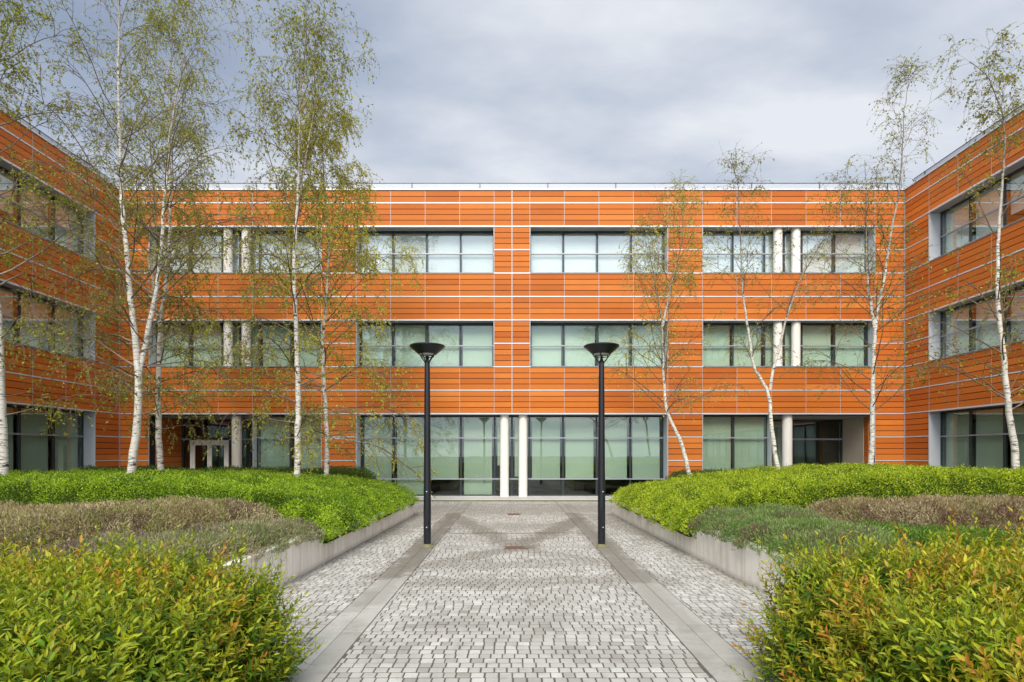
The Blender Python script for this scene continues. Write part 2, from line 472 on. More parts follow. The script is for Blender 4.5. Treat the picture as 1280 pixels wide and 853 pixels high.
# ------------------------------------------------------------------ the building
MW = 1.345; H0 = .695
ZT = [10.70 - .912 * k for k in range(12)]
TOP = 12.10
WX = 15.32; FY = 22.0
bld = empty('office_building', (0, FY, 0))
tag(bld, 'three storey office building clad in orange boards round the courtyard', 'building')
def f_main(v): v = np.asarray(v); return np.stack([v[:, 0], FY - v[:, 1], v[:, 2]], 1)
def f_left(v): v = np.asarray(v); return np.stack([-WX + v[:, 1], FY - v[:, 0], v[:, 2]], 1)
def f_right(v): v = np.asarray(v); return np.stack([WX - v[:, 1], FY - v[:, 0], v[:, 2]], 1)
# flips: main (u->+x, out->-y): det -1 ; right: x=-out,y=-u : det = (0*..)-( -1*-1) -> -1 ; left: x=out,y=-u -> det +1
FM = {'main': (f_main, True), 'left': (f_left, False), 'right': (f_right, True)}

def interp_edges(lo, hi, cuts):
    e = sorted({round(c, 5) for c in cuts if lo < c < hi} | {round(lo, 5), round(hi, 5)})
    return list(zip(e[:-1], e[1:]))
REC = .38
def facade(which, joints, openings, lbl, wide=()):
    fm, fl = FM[which]
    u_lo, u_hi = joints[0], joints[-1]
    lines = sorted([11.612] + ZT)
    zb = [.14] + [z for z in lines if z > .2] + [TOP]
    def inside(u, z): return any(a < u < b and c < z < d for a, b, c, d in openings)
    bd = MB(fm, fl); G = .0115
    for ua, ub in zip(joints[:-1], joints[1:]):
        for k in range(len(zb) - 1):
            z0, z1 = zb[k], zb[k + 1]
            if inside((ua + ub) / 2, (z0 + z1) / 2): continue
            lo = z0 + (.024 if k else .004); hi = z1 - (.024 if k < len(zb) - 2 else .004)
            nb = max(1, round((hi - lo) / .222))
            for j in range(nb):
                a = lo + (hi - lo) * j / nb; b = lo + (hi - lo) * (j + 1) / nb
                bd.box(ua + .009, ub - .009, 0, .022 + random.uniform(-.0008, .0008), a + G, b - G)
    o = bd.build('cladding', M['boards'], bld); o['label'] = 'orange horizontal cladding boards of the ' + lbl
    # aluminium trims: horizontal and vertical
    tr = MB(fm, fl)
    for z in zb[1:-1]:
        for ua, ub in zip(joints[:-1], joints[1:]):
            um = (ua + ub) / 2
            below, above = inside(um, z - .1), inside(um, z + .1)
            if below and above: continue
            hh = .036 if (below) else .024
            tr.box(ua, ub, .0, .052 if below else (.034 if not above else .05), z - hh + .002, z + .022)
    ntrim = sum(len(x) for x in tr.q)
    for u in joints[1:-1]:
        w = .018 if u in wide else .0075
        for k in range(len(zb) - 1):
            z0, z1 = zb[k], zb[k + 1]; zm = (z0 + z1) / 2
            if inside(u - .05, zm) and inside(u + .05, zm): continue
            edge = inside(u - .05, zm) != inside(u + .05, zm)
            tr.box(u - w, u + w, .001, .040 if edge or u in wide else .0245, z0 + .0215, z1 - (.0225 if k < len(zb) - 2 else .0))
    o = tr.build('cladding_trim', M['alu'], bld); o.data.materials.append(M['joint'])
    mi = np.zeros(len(o.data.polygons), dtype=np.int32); mi[ntrim:] = 1; o.data.polygons.foreach_set('material_index', mi)
    # wall behind, pierced by the openings
    bk = MB(fm, fl)
    cz = sorted({c for op in openings for c in op[2:]})
    cu = sorted({c for op in openings for c in op[:2]})
    for za, zc in interp_edges(0.0, TOP, cz):
        run = None
        for ua, ub in interp_edges(u_lo, u_hi, cu):
            if inside((ua + ub) / 2, (za + zc) / 2): continue
            bk.box(ua, ub, -.34, -.001, za, zc)
    o = bk.build('backing_wall', M['backing'], bld)
    # coping, plinth, parapet and rail
    cp = MB(fm, fl)
    o1 = .06
    cp.box(u_lo, u_hi - 0, -.34, o1, TOP + .002, TOP + .05)
    cp.build('roof_coping', M['alu'], bld)
    pr = MB(fm, fl); pr.box(u_lo, u_hi, -.40, -.344, TOP - .1, TOP + .44)
    pr.build('parapet', M['parapet'], bld)
    rl = MB(fm, fl)
    rl.box(u_lo, u_hi, -.41, -.334, TOP + .442, TOP + .462)
    u = u_lo + .6
    while u < u_hi:
        rl.box(u - .012, u + .012, -.333, -.315, TOP + .052, TOP + .46); u += 2.69
    rl.build('roof_railing', M['frame'], bld)
    kb = MB(fm, fl); kb.box(u_lo, u_hi, -.34, .03, .02, .135)
    kb.build('plinth', M['conc_col'], bld)

def window(which, u0, u1, z0, z1, mulls, transoms, gl, blind, spec, rec=REC, head=.075, label=None, sill_h=.05, fw=.034, dgap=.085):
    """spec: per pane fraction of blind drop (0..1), list; mulls: interior mullion positions"""
    fm, fl = FM[which]
    w = empty('window', (0, 0, 0), bld)
    um, zm = (u0 + u1) / 2, z0
    if label: w['label'] = label
    e = .002
    for ra, rb in ((u0 + e, u0 + .022), (u1 - .022, u1 - e)):
        rv = MB(fm, fl); rv.box(ra, rb, -rec - .1, .028, z0 + .0, z1 - e)
        rv.build('reveal', M['galv'], w)
    hd = MB(fm, fl); hd.box(u0 + .024, u1 - .024, -rec - .1, -.002, z1 - .03, z1 - .004); hd.build('soffit', M['soffit'], w)
    s = MB(fm, fl); s.box(u0 + .024, u1 - .024, -rec - .1, .050, z0 - .012, z0 + .012); s.build('sill', M['alu'], w)
    fr = MB(fm, fl); o0, o1 = -rec - .06, -rec
    a, b = u0 + .024, u1 - .024; c, d = z0 + .014, z1 - .032
    fr.box(a, b, o0, o1, d - head, d); fr.box(a, b, o0, o1, c, c + sill_h)
    fr.box(a, a + fw, o0, o1, c + sill_h + e, d - head - e); fr.box(b - fw, b, o0, o1, c + sill_h + e, d - head - e)
    for mu in mulls: fr.box(mu - fw, mu + fw, o0 - .03, o1, c + sill_h + e, d - head - e)
    fr.build('frame', M['frame'], w)
    tb = MB(fm, fl)
    for t in transoms: tb.box(a + e, b - e, o0 + .01, o1 + .022, t - .024, t + .024)
    if transoms: tb.build('transom', M['alu_dull'], w)
    gp = MB(fm, fl)
    ed = [a] + list(mulls) + [b]
    for x0, x1 in zip(ed[:-1], ed[1:]):
        gp.box(x0 + fw + e if x0 != a else a + fw + e, x1 - fw - e, -rec - .034, -rec - .026, c + sill_h + e, d - head - e)
    gp.build('pane', M[gl], w)
    bl = MB(fm, fl); has = False
    for i, (x0, x1) in enumerate(zip(ed[:-1], ed[1:])):
        f = spec[i % len(spec)]
        if f <= 0: continue
        has = True
        zb_ = (d - .02) - f * (d - .02 - c)
        bl.box(x0 + dgap, x1 - dgap, -rec - .15, -rec - .146, max(zb_, c + .02), d - .01)
    if has: bl.build('blind', M[blind], w)
    return w

def u_mod(k): return H0 + MW * k
# ---- main front
jm = sorted([-u_mod(k) for k in range(0, 11)] + [u_mod(k) for k in range(0, 11)] + [0, -WX, WX])
Z3a, Z3b = ZT[2], ZT[0]; Z2a, Z2b = ZT[6], ZT[4]; Z1a, Z1b = .14, ZT[8]
ops = []
for (za, zb_) in ((Z3a, Z3b), (Z2a, Z2b)):
    for s in (-1, 1):
        for (a, b) in ((0, 4), (5, 10)):
            x0, x1 = sorted((s * u_mod(a), s * u_mod(b))); ops.append((x0, x1, za, zb_))
ops.append((-u_mod(4), u_mod(4), Z1a, Z1b))
for s in (-1, 1):
    x0, x1 = sorted((s * u_mod(5), s * u_mod(10))); ops.append((x0, x1, Z1a, Z1b))
facade('main', jm, ops, 'main front', wide=(0,))
names = {Z3a: 'top floor', Z2a: 'middle floor'}
for (za, zb_, gl, bl, gap) in ((Z3a, Z3b, 'glass_up', 'blind_up', .048), (Z2a, Z2b, 'glass_low', 'blind_mid', .078)):
    for s in (-1, 1):
        side = 'left' if s < 0 else 'right'
        x0, x1 = sorted((s * u_mod(0), s * u_mod(4)))
        window('main', x0, x1, za, zb_, [s * u_mod(k) for k in (1, 2, 3)] if s > 0 else [s * u_mod(k) for k in (3, 2, 1)], [za + .89], gl, bl,
               [1], label=f'four-bay {names[za]} window just {side} of the centre', dgap=gap)
        x0, x1 = sorted((s * u_mod(5), s * u_mod(10)))
        ms = sorted([s * u_mod(k) for k in (6, 8, 9)] + [s * (u_mod(7) - .0), s * (u_mod(7) + .42)])
        ms = sorted([s * x for x in (u_mod(6), 10.02, 10.80, 11.50, u_mod(9))])
        window('main', x0, x1, za, zb_, ms, [za + .89], gl, bl, [1, .98, 1, 1, 1, .97], label=f'{names[za]} window with two cream columns at the {side} end', dgap=gap)
ms = sorted([s * u_mod(k) for k in (0, 1, 2, 3) for s in (-1, 1)] + [0])
wv = window('main', -u_mod(4), u_mod(4), Z1a, Z1b, ms, [.83, 2.47], 'glass_low', 'blind_low',
       [1, 1, .80, 1, .62, .76, .80, .785, .79, .80], label='long ground floor glazing behind the two central columns', rec=.55, dgap=.11)
s = -1   # left recess side: two glazed bays near the pier, deep porch beyond
window('main', -u_mod(7) + .0, -u_mod(5), Z1a, Z1b, [-u_mod(6)], [2.47], 'glass_low', 'blind_low', [.80, 1], label='two-bay ground floor window beside the entrance porch', rec=.30, dgap=.09)
window('main', u_mod(5), u_mod(7), Z1a, Z1b, [u_mod(6)], [2.47], 'glass_low', 'blind_low', [1, 1], label='two-bay ground floor window beside the right recess', rec=.30, dgap=.06)

# porches (two deep recesses)
PD = 2.1
for s in (-1, 1):
    xa, xb = s * u_mod(7), s * u_mod(10)
    lo, hi = min(xa, xb), max(xa, xb)
    side = 'left' if s < 0 else 'right'
    p = MB(f_main, True)
    p.box(lo, hi, -PD - .3, -.36, Z1b - .10, Z1b - .04)
    p.build('porch_ceiling', M['soffit'], bld)
    fl_ = MB(f_main, True); fl_.box(lo, hi, -PD - .3, -.345, .02, .13); fl_.build('porch_floor', M['conc_col'], bld)
    # outer side wall: boards on the left, render with a narrow board on the right
    sw = MB()
    n = 14; zz = np.linspace(.15, Z1b - .11, n + 1)
    ox = s * (u_mod(10)); 
    yb0, yb1 = (FY + .36, FY + PD) if s < 0 else (FY + .36, FY + .62)
    for k in range(n):
        sw.box(ox - s * .03, ox - s * .002, yb0, yb1, zz[k] + .008, zz[k + 1] - .008)
    sw.build('porch_cladding', M['boards'], bld)
    iw = MB(); iw.box(s * (u_mod(10) + .002), s * (u_mod(10) + .1), FY + .345, FY + PD + .3, .13, Z1b)
    iw.build('porch_side_wall', M['backing'] if s < 0 else M['beige'], bld)
    if s > 0:
        bw = MB(); bw.box(ox - .04, ox - .003, FY + .64, FY + PD - .05, .135, Z1b - .105); bw.build('porch_wall_panel', M['beige'], bld)
    # inner return beside the window
    ir = MB(); ir.box(s * (u_mod(7) - .05), s * (u_mod(7) + .03), FY + .40, FY + .47, .13, Z1b - .1)
    ir.box(s * (u_mod(7) - .05), s * (u_mod(7) + .03), FY + PD - .1, FY + PD, .13, Z1b - .1)
    ir.build('corner_post', M['alu'], bld)
    gp = MB(); gp.box(s * (u_mod(7) - .02), s * (u_mod(7) - .01), FY + .475, FY + PD - .105, .14, Z1b - .105); gp.build('porch_side_glass', M['glass_low'], bld)
# porch back glazing
def back_glass(name, lo, hi, mulls, blind_ix, label):
    w = empty('window', (0, 0, 0), bld); w['label'] = label
    Y = FY + PD
    fr = MB()
    for m_ in [lo + .03] + mulls + [hi - .03]: fr.box(m_ - .03, m_ + .03, Y, Y + .07, .14, Z1b - .105)
    fr.box(lo + .002, hi - .002, Y + .072, Y + .10, .142, .20); fr.box(lo + .002, hi - .002, Y + .072, Y + .10, Z1b - .18, Z1b - .11)
    fr.build('frame', M['frame'], w)
    t = MB(); t.box(lo + .002, hi - .002, Y - .02, Y - .002, 2.42, 2.49); t.build('transom', M['alu_dull'], w)
    e = [lo + .03] + mulls + [hi - .03]
    g = MB(); b = MB(); hb = False
    for i, (a, c) in enumerate(zip(e[:-1], e[1:])):
        g.box(a + .032, c - .032, Y + .03, Y + .038, .14, Z1b - .105)
        if i in blind_ix: b.box(a + .06, c - .06, Y + .14, Y + .145, .16, Z1b - .12); hb = True
    g.build('pane', M['glass_low'], w)
    if hb: b.build('blind', M['blind_low'], w)
dl, dr = -13.74, -12.10
back_glass('w', -u_mod(10) + .035, dl - .02, [], [], 'narrow dark glazing left of the entrance doors')
back_glass('w', dr + .02, -u_mod(7) - .01, [-11.2], [], 'dark glazing right of the entrance doors')
back_glass('w', u_mod(7) + .01, u_mod(10) - .04, [u_mod(8) + .48], [0], 'recessed ground floor glazing, one pane with a blind and one open and dark')
door = empty('entrance_door', (0, 0, 0), bld); door['label'] = 'glazed double entrance door in a pale metal frame'
Yd = FY + PD - .03
df = MB()
df.box(dl, dl + .10, Yd, Yd + .09, .135, 2.42); df.box(dr - .10, dr, Yd, Yd + .09, .135, 2.42); df.box(dl + .102, dr - .102, Yd, Yd + .09, 2.30, 2.418)
df.build('door_frame', M['white_col'], door)
cxd = (dl + dr) / 2
for (a, b) in ((dl + .105, cxd - .004), (cxd + .004, dr - .105)):
    lf = MB(); lf.box(a, a + .09, Yd + .01, Yd + .07, .14, 2.295); lf.box(b - .09, b, Yd + .01, Yd + .07, .14, 2.295)
    lf.box(a + .092, b - .092, Yd + .01, Yd + .07, 2.20, 2.295); lf.box(a + .092, b - .092, Yd + .01, Yd + .07, .14, .34)
    lf.build('door_leaf', M['white_col'], door)
    g = MB(); g.box(a + .092, b - .092, Yd + .035, Yd + .043, .342, 2.198); g.build('pane', M['glass_low'], door)
hdl = MB()
for hx in (cxd - .05, cxd + .05):
    hdl.bar((hx, Yd - .045, .95), (hx, Yd - .045, 1.35), .012); hdl.bar((hx, Yd - .045, 1.0), (hx, Yd + .012, 1.0), .008); hdl.bar((hx, Yd - .045, 1.3), (hx, Yd + .012, 1.3), .008)
hdl.build('handle', M['alu'], door, smooth=True)
ab = MB(); ab.box(dl, dr, Yd + .02, Yd + .08, 2.50, 2.52); ab.build('door_head', M['frame'], door)
gt = MB(); gt.box(dl, dr, Yd + .04, Yd + .05, 2.525, Z1b - .105); gt.build('fanlight', M['glass_low'], door)

# round columns
def column(x, y, z0, z1, r, mat, label):
    m = MB(); m.lathe(x, y, [(r, z0), (r, z1)], 28)
    o = m.build('column', mat, bld, smooth=True); o['label'] = label
for x in (CX - .36 + .0, CX + .375):
    column(x, FY + .26, .137, Z1b - .033, .172, M['white_col'], 'cream round column in front of the central ground floor glazing')
for s in (-1, 1):
    column(s * 10.86, FY + .27, .137, Z1b - .042, .19, M['conc_col'] if s < 0 else M['white_col'], 'round column at the mouth of the %s porch' % ('left' if s < 0 else 'right'))
    for (za, zb_) in ((Z3a, Z3b), (Z2a, Z2b)):
        for x in (10.46, 11.17):
            column(s * x, FY + .20, za + .014, zb_ - .032, .165, M['white_col'], 'cream round column in the upper window band')
# interiors
it = MB()
DI = 5.0
it.box(-WX + .5, WX - .5, FY + DI, FY + DI + .2, 0, TOP - .1)
it.build('interior_wall', M['interior'], bld)
fl = MB()
for z in (3.45, 7.15): fl.box(-WX + .3, WX - .3, FY + .345, FY + DI, z, z + .3)
fl.box(-WX + .3, WX - .3, FY + PD + .4, FY + DI, .0, .1)
fl.box(-u_mod(7) + .1, u_mod(7) - .1, FY + .72, FY + PD + .39, .0, .1)
fl.build('floor_slab', M['interior_floor'], bld)
# roof slab, back and wings' bodies
rf = MB(); rf.box(-WX - 12, WX + 12, FY + .42, FY + 14, TOP - .35, TOP - .12)
for s in (-1, 1):
    a, b = sorted((s * (WX + .42), s * (WX + 12))); rf.box(a, b, -3.5, FY + .418, TOP - .35, TOP - .12)
rf.build('roof', M['roof'], bld)
ow = MB(); ow.box(-WX - 12.2, WX + 12.2, FY + 14.0, FY + 14.3, 0, TOP)
for s in (-1, 1):
    a, b = sorted((s * (WX + 12.0), s * (WX + 12.3))); ow.box(a, b, -3.6, FY + 13.99, 0, TOP)
    a, b = sorted((s * (WX + .02), s * (WX + 11.99))); ow.box(a, b, -3.6, -3.3, 0, TOP)
    a, b = sorted((s * (WX + 5.0), s * (WX + 5.2))); ow.box(a, b, -3.29, FY + DI, 0, TOP - .36)
ow.build('outer_wall', M['boards'], bld)
# ---- wings
W0 = 1.31
def w_mod(k): return W0 + MW * k
jw = [0.024] + [w_mod(k) for k in range(0, 18)] 
wo = []
for (za, zb_) in ((Z3a, Z3b), (Z2a, Z2b), (Z1a, Z1b)):
    for (a, b) in ((0, 5), (6, 11), (12, 17)): wo.append((w_mod(a), w_mod(b), za, zb_))
for which in ('left', 'right'):
    facade(which, jw, wo, which + ' wing')
    for (za, zb_, gl, bl, tr, fn) in ((Z3a, Z3b, 'glass_up', 'blind_mid', [Z3a + .89], 'top floor'), (Z2a, Z2b, 'glass_up', 'blind_mid', [Z2a + .89], 'middle floor'), (Z1a, Z1b, 'glass_low', 'blind_low', [2.47], 'ground floor')):
        for bi, (a, b) in enumerate(((0, 5), (6, 11), (12, 17))):
            sp = [1, .98, .7, 1, 1] if za == Z3a else ([.99, 1, 1, .6, 1] if za == Z2a else [1, 1, .98, 1, .8])
            window(which, w_mod(a), w_mod(b), za, zb_, [w_mod(k) for k in range(a + 1, b)], tr, gl, bl, sp,
                   label=f'{fn} window of the {which} wing, {("nearest the corner", "second bay", "third bay")[bi]}')
    s = -1 if which == 'left' else 1
    fl = MB()
    for z in (3.45, 7.15, 0.0):
        a, b = sorted((s * (WX + .345), s * (WX + 4.99))); fl.box(a, b, -3.2, FY + .34, z, z + .3 if z else .1)
    fl.build('floor_slab', M['interior_floor'], bld)
# corner trims
for s in (-1, 1):
    cn = MB(); cn.box(s * (WX - .022), s * (WX - .055), FY - .055, FY - .024, .14, TOP - .01)
    cn.build('corner_trim', M['alu_dull'], bld)

# ------------------------------------------------------------------ lamp posts
def make_lamp():
    r_ = empty('street_lamp', (0, 0, 0))
    m = MB(); m.lathe(0, 0, [(.074, .012), (.074, .9), (.070, 1.3), (.058, 3.0), (.052, 3.62), (.050, 3.64)], 20); m.build('post', M['black'], r_, smooth=True)
    b = MB(); b.lathe(0, 0, [(.14, 0.003), (.14, .016), (.10, .022), (.09, .06), (.076, .065)], 20); b.build('base_plate', M['plate'], r_, smooth=True)
    d = MB(); d.box(-.035, .035, -.083, -.068, .35, .75); d.build('service_door', M['black'], r_)
    bo = MB()
    for z in (.40, 1.10): bo.bar((0, -.090, z), (0, -.068, z), .011)
    bo.build('bolt', M['alu'], r_, smooth=True)
    h = MB(); h.lathe(0, 0, [(.172, 3.815), (.178, 3.81), (.345, 3.955), (.348, 3.975), (.335, 3.985), (.30, 3.99), (.12, 4.015), (.0, 4.02)], 40, cap=False)
    h.lathe(0, 0, [(.172, 3.815), (.165, 3.84), (.15, 3.90), (.0, 3.93)], 40, cap=False)
    h.build('shade', M['black'], r_, smooth=True)
    g = MB(); g.lathe(0, 0, [(.12, 3.79), (.158, 3.812), (.15, 3.86), (.0, 3.90)], 32, cap=False)
    g.lathe(0, 0, [(.0, 3.775), (.12, 3.79)], 32, cap=False); g.build('lens', M['lamp_glass'], r_, smooth=True)
    a = MB()
    for k in range(4):
        an = R(45 + 90 * k + 18)
        a.bar((.045 * math.cos(an), .045 * math.sin(an), 3.64), (.176 * math.cos(an), .176 * math.sin(an), 3.815), .011, 6)
    a.lathe(0, 0, [(.128, 3.762), (.140, 3.762), (.140, 3.776), (.128, 3.776)], 32, cap=False)
    a.build('bracket', M['black'], r_, smooth=True)
    k_ = MB(); k_.lathe(0, 0, [(.055, 3.635), (.058, 3.66), (.03, 3.70), (.022, 3.78)], 20); k_.build('neck', M['black'], r_, smooth=True)
    return r_
lamp = make_lamp()
lamp.location = (CX - 1.735, LAMPY, 0)
tag(lamp, 'black post lamp with a shallow cone head, standing on the left paving strip', 'street lamp', 'pair of black lamp posts on the path')
l2 = lamp.copy(); C.objects.link(l2); l2.location = (CX + 1.71, LAMPY, 0)
l2['label'] = 'black post lamp with a shallow cone head, standing on the right paving strip'
for ch in list(lamp.children):
    c = ch.copy(); C.objects.link(c); c.parent = l2
l2.rotation_euler = (0, 0, R(11))

# ------------------------------------------------------------------ plants
def unit(v): return v / np.maximum(np.linalg.norm(v, axis=-1, keepdims=True), 1e-9)
def perp(d, rng):
    r = rng.normal(size=d.shape); r -= (r * d).sum(-1, keepdims=True) * d
    return unit(r)
def grow(S_, D, Ln, n, up, droop, nz, rng):
    B = len(S_); Pts = np.zeros((B, n + 1, 3)); Pts[:, 0] = S_; d = unit(D)
    z = np.array([0, 0, 1.0])
    for i in range(n):
        t = (i + .5) / n
        d = unit(d + z * (up * (1 - t) - droop * t) + rng.normal(size=d.shape) * nz)
        Pts[:, i + 1] = Pts[:, i] + d * (Ln / n)[:, None]
    return Pts
def tubes(Pts, Rad, k):
    B, n, _ = Pts.shape
    T = np.zeros_like(Pts); T[:, :-1] = Pts[:, 1:] - Pts[:, :-1]; T[:, -1] = T[:, -2]; T = unit(T)
    ref = np.array([.31, .95, .05]); A = unit(np.cross(T, ref)); Bv = np.cross(T, A)
    an = np.arange(k) * 2 * math.pi / k
    V = Pts[:, :, None, :] + Rad[:, :, None, None] * (np.cos(an)[None, None, :, None] * A[:, :, None, :] + np.sin(an)[None, None, :, None] * Bv[:, :, None, :])
    idx = np.arange(B * n * k).reshape(B, n, k)
    q = np.stack([idx[:, :-1], np.roll(idx, -1, 2)[:, :-1], np.roll(idx, -1, 2)[:, 1:], idx[:, 1:]], -1).reshape(-1, 4)
    return V.reshape(-1, 3), q, np.repeat(Rad.reshape(-1), k)
def leaves_quad(Pc, D, Nn, ln, wd):
    """diamond leaves folded a little: 4 verts base,left,tip,right"""
    D = unit(D); S_ = unit(np.cross(D, Nn)); Nn = np.cross(S_, D)
    l = ln[:, None]; w = wd[:, None]
    V = np.stack([Pc, Pc + D * l * .45 + S_ * w * .5 + Nn * w * .12, Pc + D * l, Pc + D * l * .45 - S_ * w * .5 + Nn * w * .12], 1)
    q = np.arange(len(Pc) * 4).reshape(-1, 4)
    return V.reshape(-1, 3), q
def leaf_full(Pc, D, Nn, ln, wd, curl):
    D = unit(D); S_ = unit(np.cross(D, Nn)); Nn = np.cross(S_, D)
    l = ln[:, None]; w = wd[:, None]; c = curl[:, None]
    def st(t, ww, lift): return Pc + D * l * t + S_ * w * ww + Nn * (lift * w - c * l * t * t)
    V = np.stack([st(0, 0, 0), st(.32, .5, .18), st(.32, 0, 0), st(.32, -.5, .18), st(.7, .36, .14), st(.7, 0, 0), st(.7, -.36, .14), st(1, 0, 0)], 1)
    b = np.arange(len(Pc))[:, None] * 8
    q = np.concatenate([b + np.array([[1, 2, 5, 4]]), b + np.array([[2, 3, 6, 5]])])
    t = np.concatenate([b + np.array([[0, 2, 1]]), b + np.array([[0, 3, 2]]), b + np.array([[4, 5, 7]]), b + np.array([[5, 6, 7]])])
    return V.reshape(-1, 3), q, t

def children(Pts, parent_len, m, t0, t1, a, b, rng, zbias=0.0):
    """m children per parent, returns start, dir, parent index, t"""
    B, n, _ = Pts.shape
    pi = np.repeat(np.arange(B), m); t = rng.uniform(t0, t1, B * m)
    f = t * (n - 1); i = np.minimum(f.astype(int), n - 2); fr = (f - i)[:, None]
    P0 = Pts[pi, i]; P1 = Pts[pi, i + 1]
    T = unit(P1 - P0); st = P0 + (P1 - P0) * fr
    d = unit(T * a + perp(T, rng) * b + np.array([0, 0, zbias]))
    return st, d, pi, t

def tree(label, stems, crown_r, nprim, nsec, ntwig, nleaf, seed, leafcol, leaf_ln=.05, z_first=2.0, droop=.35, up=.10, twig_len=.55, elev=1.0, lowest=None, lk=1.12, el0=24):
    """stems: list of (points [(px,py,Y)], r0, r1, weight)"""
    rng = np.random.default_rng(seed)
    base = P(*stems[0][0][0]); base = (base[0], base[1], .34)
    root = empty('birch_tree', base); tag(root, label, 'tree', 'birch trees in the planters')
    tv, tq, tr_, off = [], [], [], 0
    prim = []
    for si, (pts, r0, r1, wgt) in enumerate(stems):
        W = np.array([P(*p) for p in pts])
        if si == 0: W = np.vstack([[W[0, 0] - (W[1, 0] - W[0, 0]) * .1, W[0, 1], .30], W])
        seg = np.linalg.norm(np.diff(W, axis=0), axis=1); s = np.concatenate([[0], np.cumsum(seg)]); n = max(10, int(s[-1] / .22))
        tt = np.linspace(0, s[-1], n)
        # smooth interpolation
        Q = np.stack([np.interp(tt, s, W[:, c]) for c in range(3)], 1)
        for _ in range(3): Q[1:-1] = .25 * Q[:-2] + .5 * Q[1:-1] + .25 * Q[2:]
        Q[1:-1, :2] += rng.normal(0, .008, (n - 2, 2))
        Rr = r1 + (r0 - r1) * (1 - tt / s[-1]) ** 1.3; Rr *= .88
        if si == 0: Rr[:3] *= np.array([1.35, 1.15, 1.05])
        v, q, rr = tubes(Q[None], Rr[None], 10)
        tv.append(v); tq.append(q + off); off += len(v); tr_.append(rr)
        # primaries
        zs = Q[:, 2]
        npz = int(nprim * wgt)
        lo = z_first if lowest is None else lowest
        cand = np.where(zs > lo)[0]
        if len(cand) < 2: continue
        f = np.sort(rng.uniform(cand[0], n - 1.01, npz)); i = f.astype(int); fr = (f - i)[:, None]
        st = Q[i] + (Q[i + 1] - Q[i]) * fr
        az = np.arange(npz) * 2.4 + rng.uniform(-.5, .5, npz)
        hh = (f - cand[0]) / (n - 1 - cand[0])
        el = R(el0) + R(62 - el0) * hh ** .75 + rng.normal(0, .12, npz); el *= elev
        d = np.stack([np.cos(az) * np.cos(el), np.sin(az) * np.cos(el), np.sin(el)], 1)
        cz = np.array([c[0] for c in crown_r]); cr = np.array([c[1] for c in crown_r])
        Ln = np.interp(st[:, 2], cz, cr) * rng.uniform(.65, 1.25, npz)
        rad = np.minimum(np.interp(f, np.arange(n), Rr) * .42, .006 + .0052 * Ln)
        prim.append((st, d, Ln, rad))
    V, Q4, RR = np.concatenate(tv), np.concatenate(tq), np.concatenate(tr_)
    brown = np.clip((.034 - RR) / .024, 0, .85)
    mesh_obj('trunk', V, [Q4], M['bark'], root, col=np.stack([brown] * 3, 1), smooth=True)
    st = np.concatenate([p[0] for p in prim]); d = np.concatenate([p[1] for p in prim]); Ln = np.concatenate([p[2] for p in prim]); rad = np.concatenate([p[3] for p in prim])
    P1 = grow(st, d, Ln, 9, up, droop * .55, .09, rng)
    tap = np.linspace(1, .28, 10)[None]
    bv, bq, br, off = [], [], [], 0
    def addt(Pt, Rd, k):
        nonlocal off
        v, q, rr = tubes(Pt, Rd, k); bv.append(v); bq.append(q + off); br.append(rr); off += len(v)
    addt(P1, rad[:, None] * tap, 5)
    s2, d2, pi, t2 = children(P1, Ln, nsec, .18, .97, .75, .7, rng, .08)
    L2 = Ln[pi] * rng.uniform(.25, .5, len(pi)) * (1.15 - .5 * t2) + .12
    P2 = grow(s2, d2, L2, 6, up * .5, droop, .13, rng)
    addt(P2, (rad[pi] * .42 * np.ones(len(pi)))[:, None].clip(.0035, .012) * np.linspace(1, .4, 7)[None], 4)
    s3, d3, pj, t3 = children(P2, L2, ntwig, .15, 1.0, .6, .75, rng, -.1)
    L3 = twig_len * rng.uniform(.35, 1.25, len(pj))
    P3 = grow(s3, d3, L3, 5, 0.0, droop * 1.9, .16, rng)
    addt(P3, np.full((len(pj), 1), .0031) * np.linspace(1, .55, 6)[None], 3)
    V, Q4, RR = np.concatenate(bv), np.concatenate(bq), np.concatenate(br)
    brown = np.clip((.030 - RR) / .014, 0, 1)
    mesh_obj('branches', V, [Q4], M['bark'], root, col=np.stack([brown] * 3, 1), smooth=True)
    s4, d4, pk, t4 = children(P3, L3, int(nleaf * 1.7), .1, 1.0, .45, .9, rng, -.45)
    s5, d5, pk5, _ = children(P2, L2, max(1, nleaf // 2), .3, 1.0, .5, .9, rng, -.3)
    s4 = np.concatenate([s4, s5]); d4 = np.concatenate([d4, d5])
    n = len(s4); nn = perp(unit(d4), rng)
    sz = rng.uniform(.55, 1.2, n) * leaf_ln * lk
    v, q = leaves_quad(s4, d4, nn, sz, sz * rng.uniform(.42, .7, n))
    c0, c1 = np.array(leafcol[0]), np.array(leafcol[1]); f = rng.random((n, 1))
    cc = (c0 * (1 - f) + c1 * f) * rng.uniform(.75, 1.2, (n, 1))
    mesh_obj('foliage', v, [q], M['leaf'], root, col=np.repeat(cc, 4, 0))
    return root

YG = ((.34, .34, .04), (.58, .52, .08)); OG = ((.11, .15, .018), (.44, .42, .05))
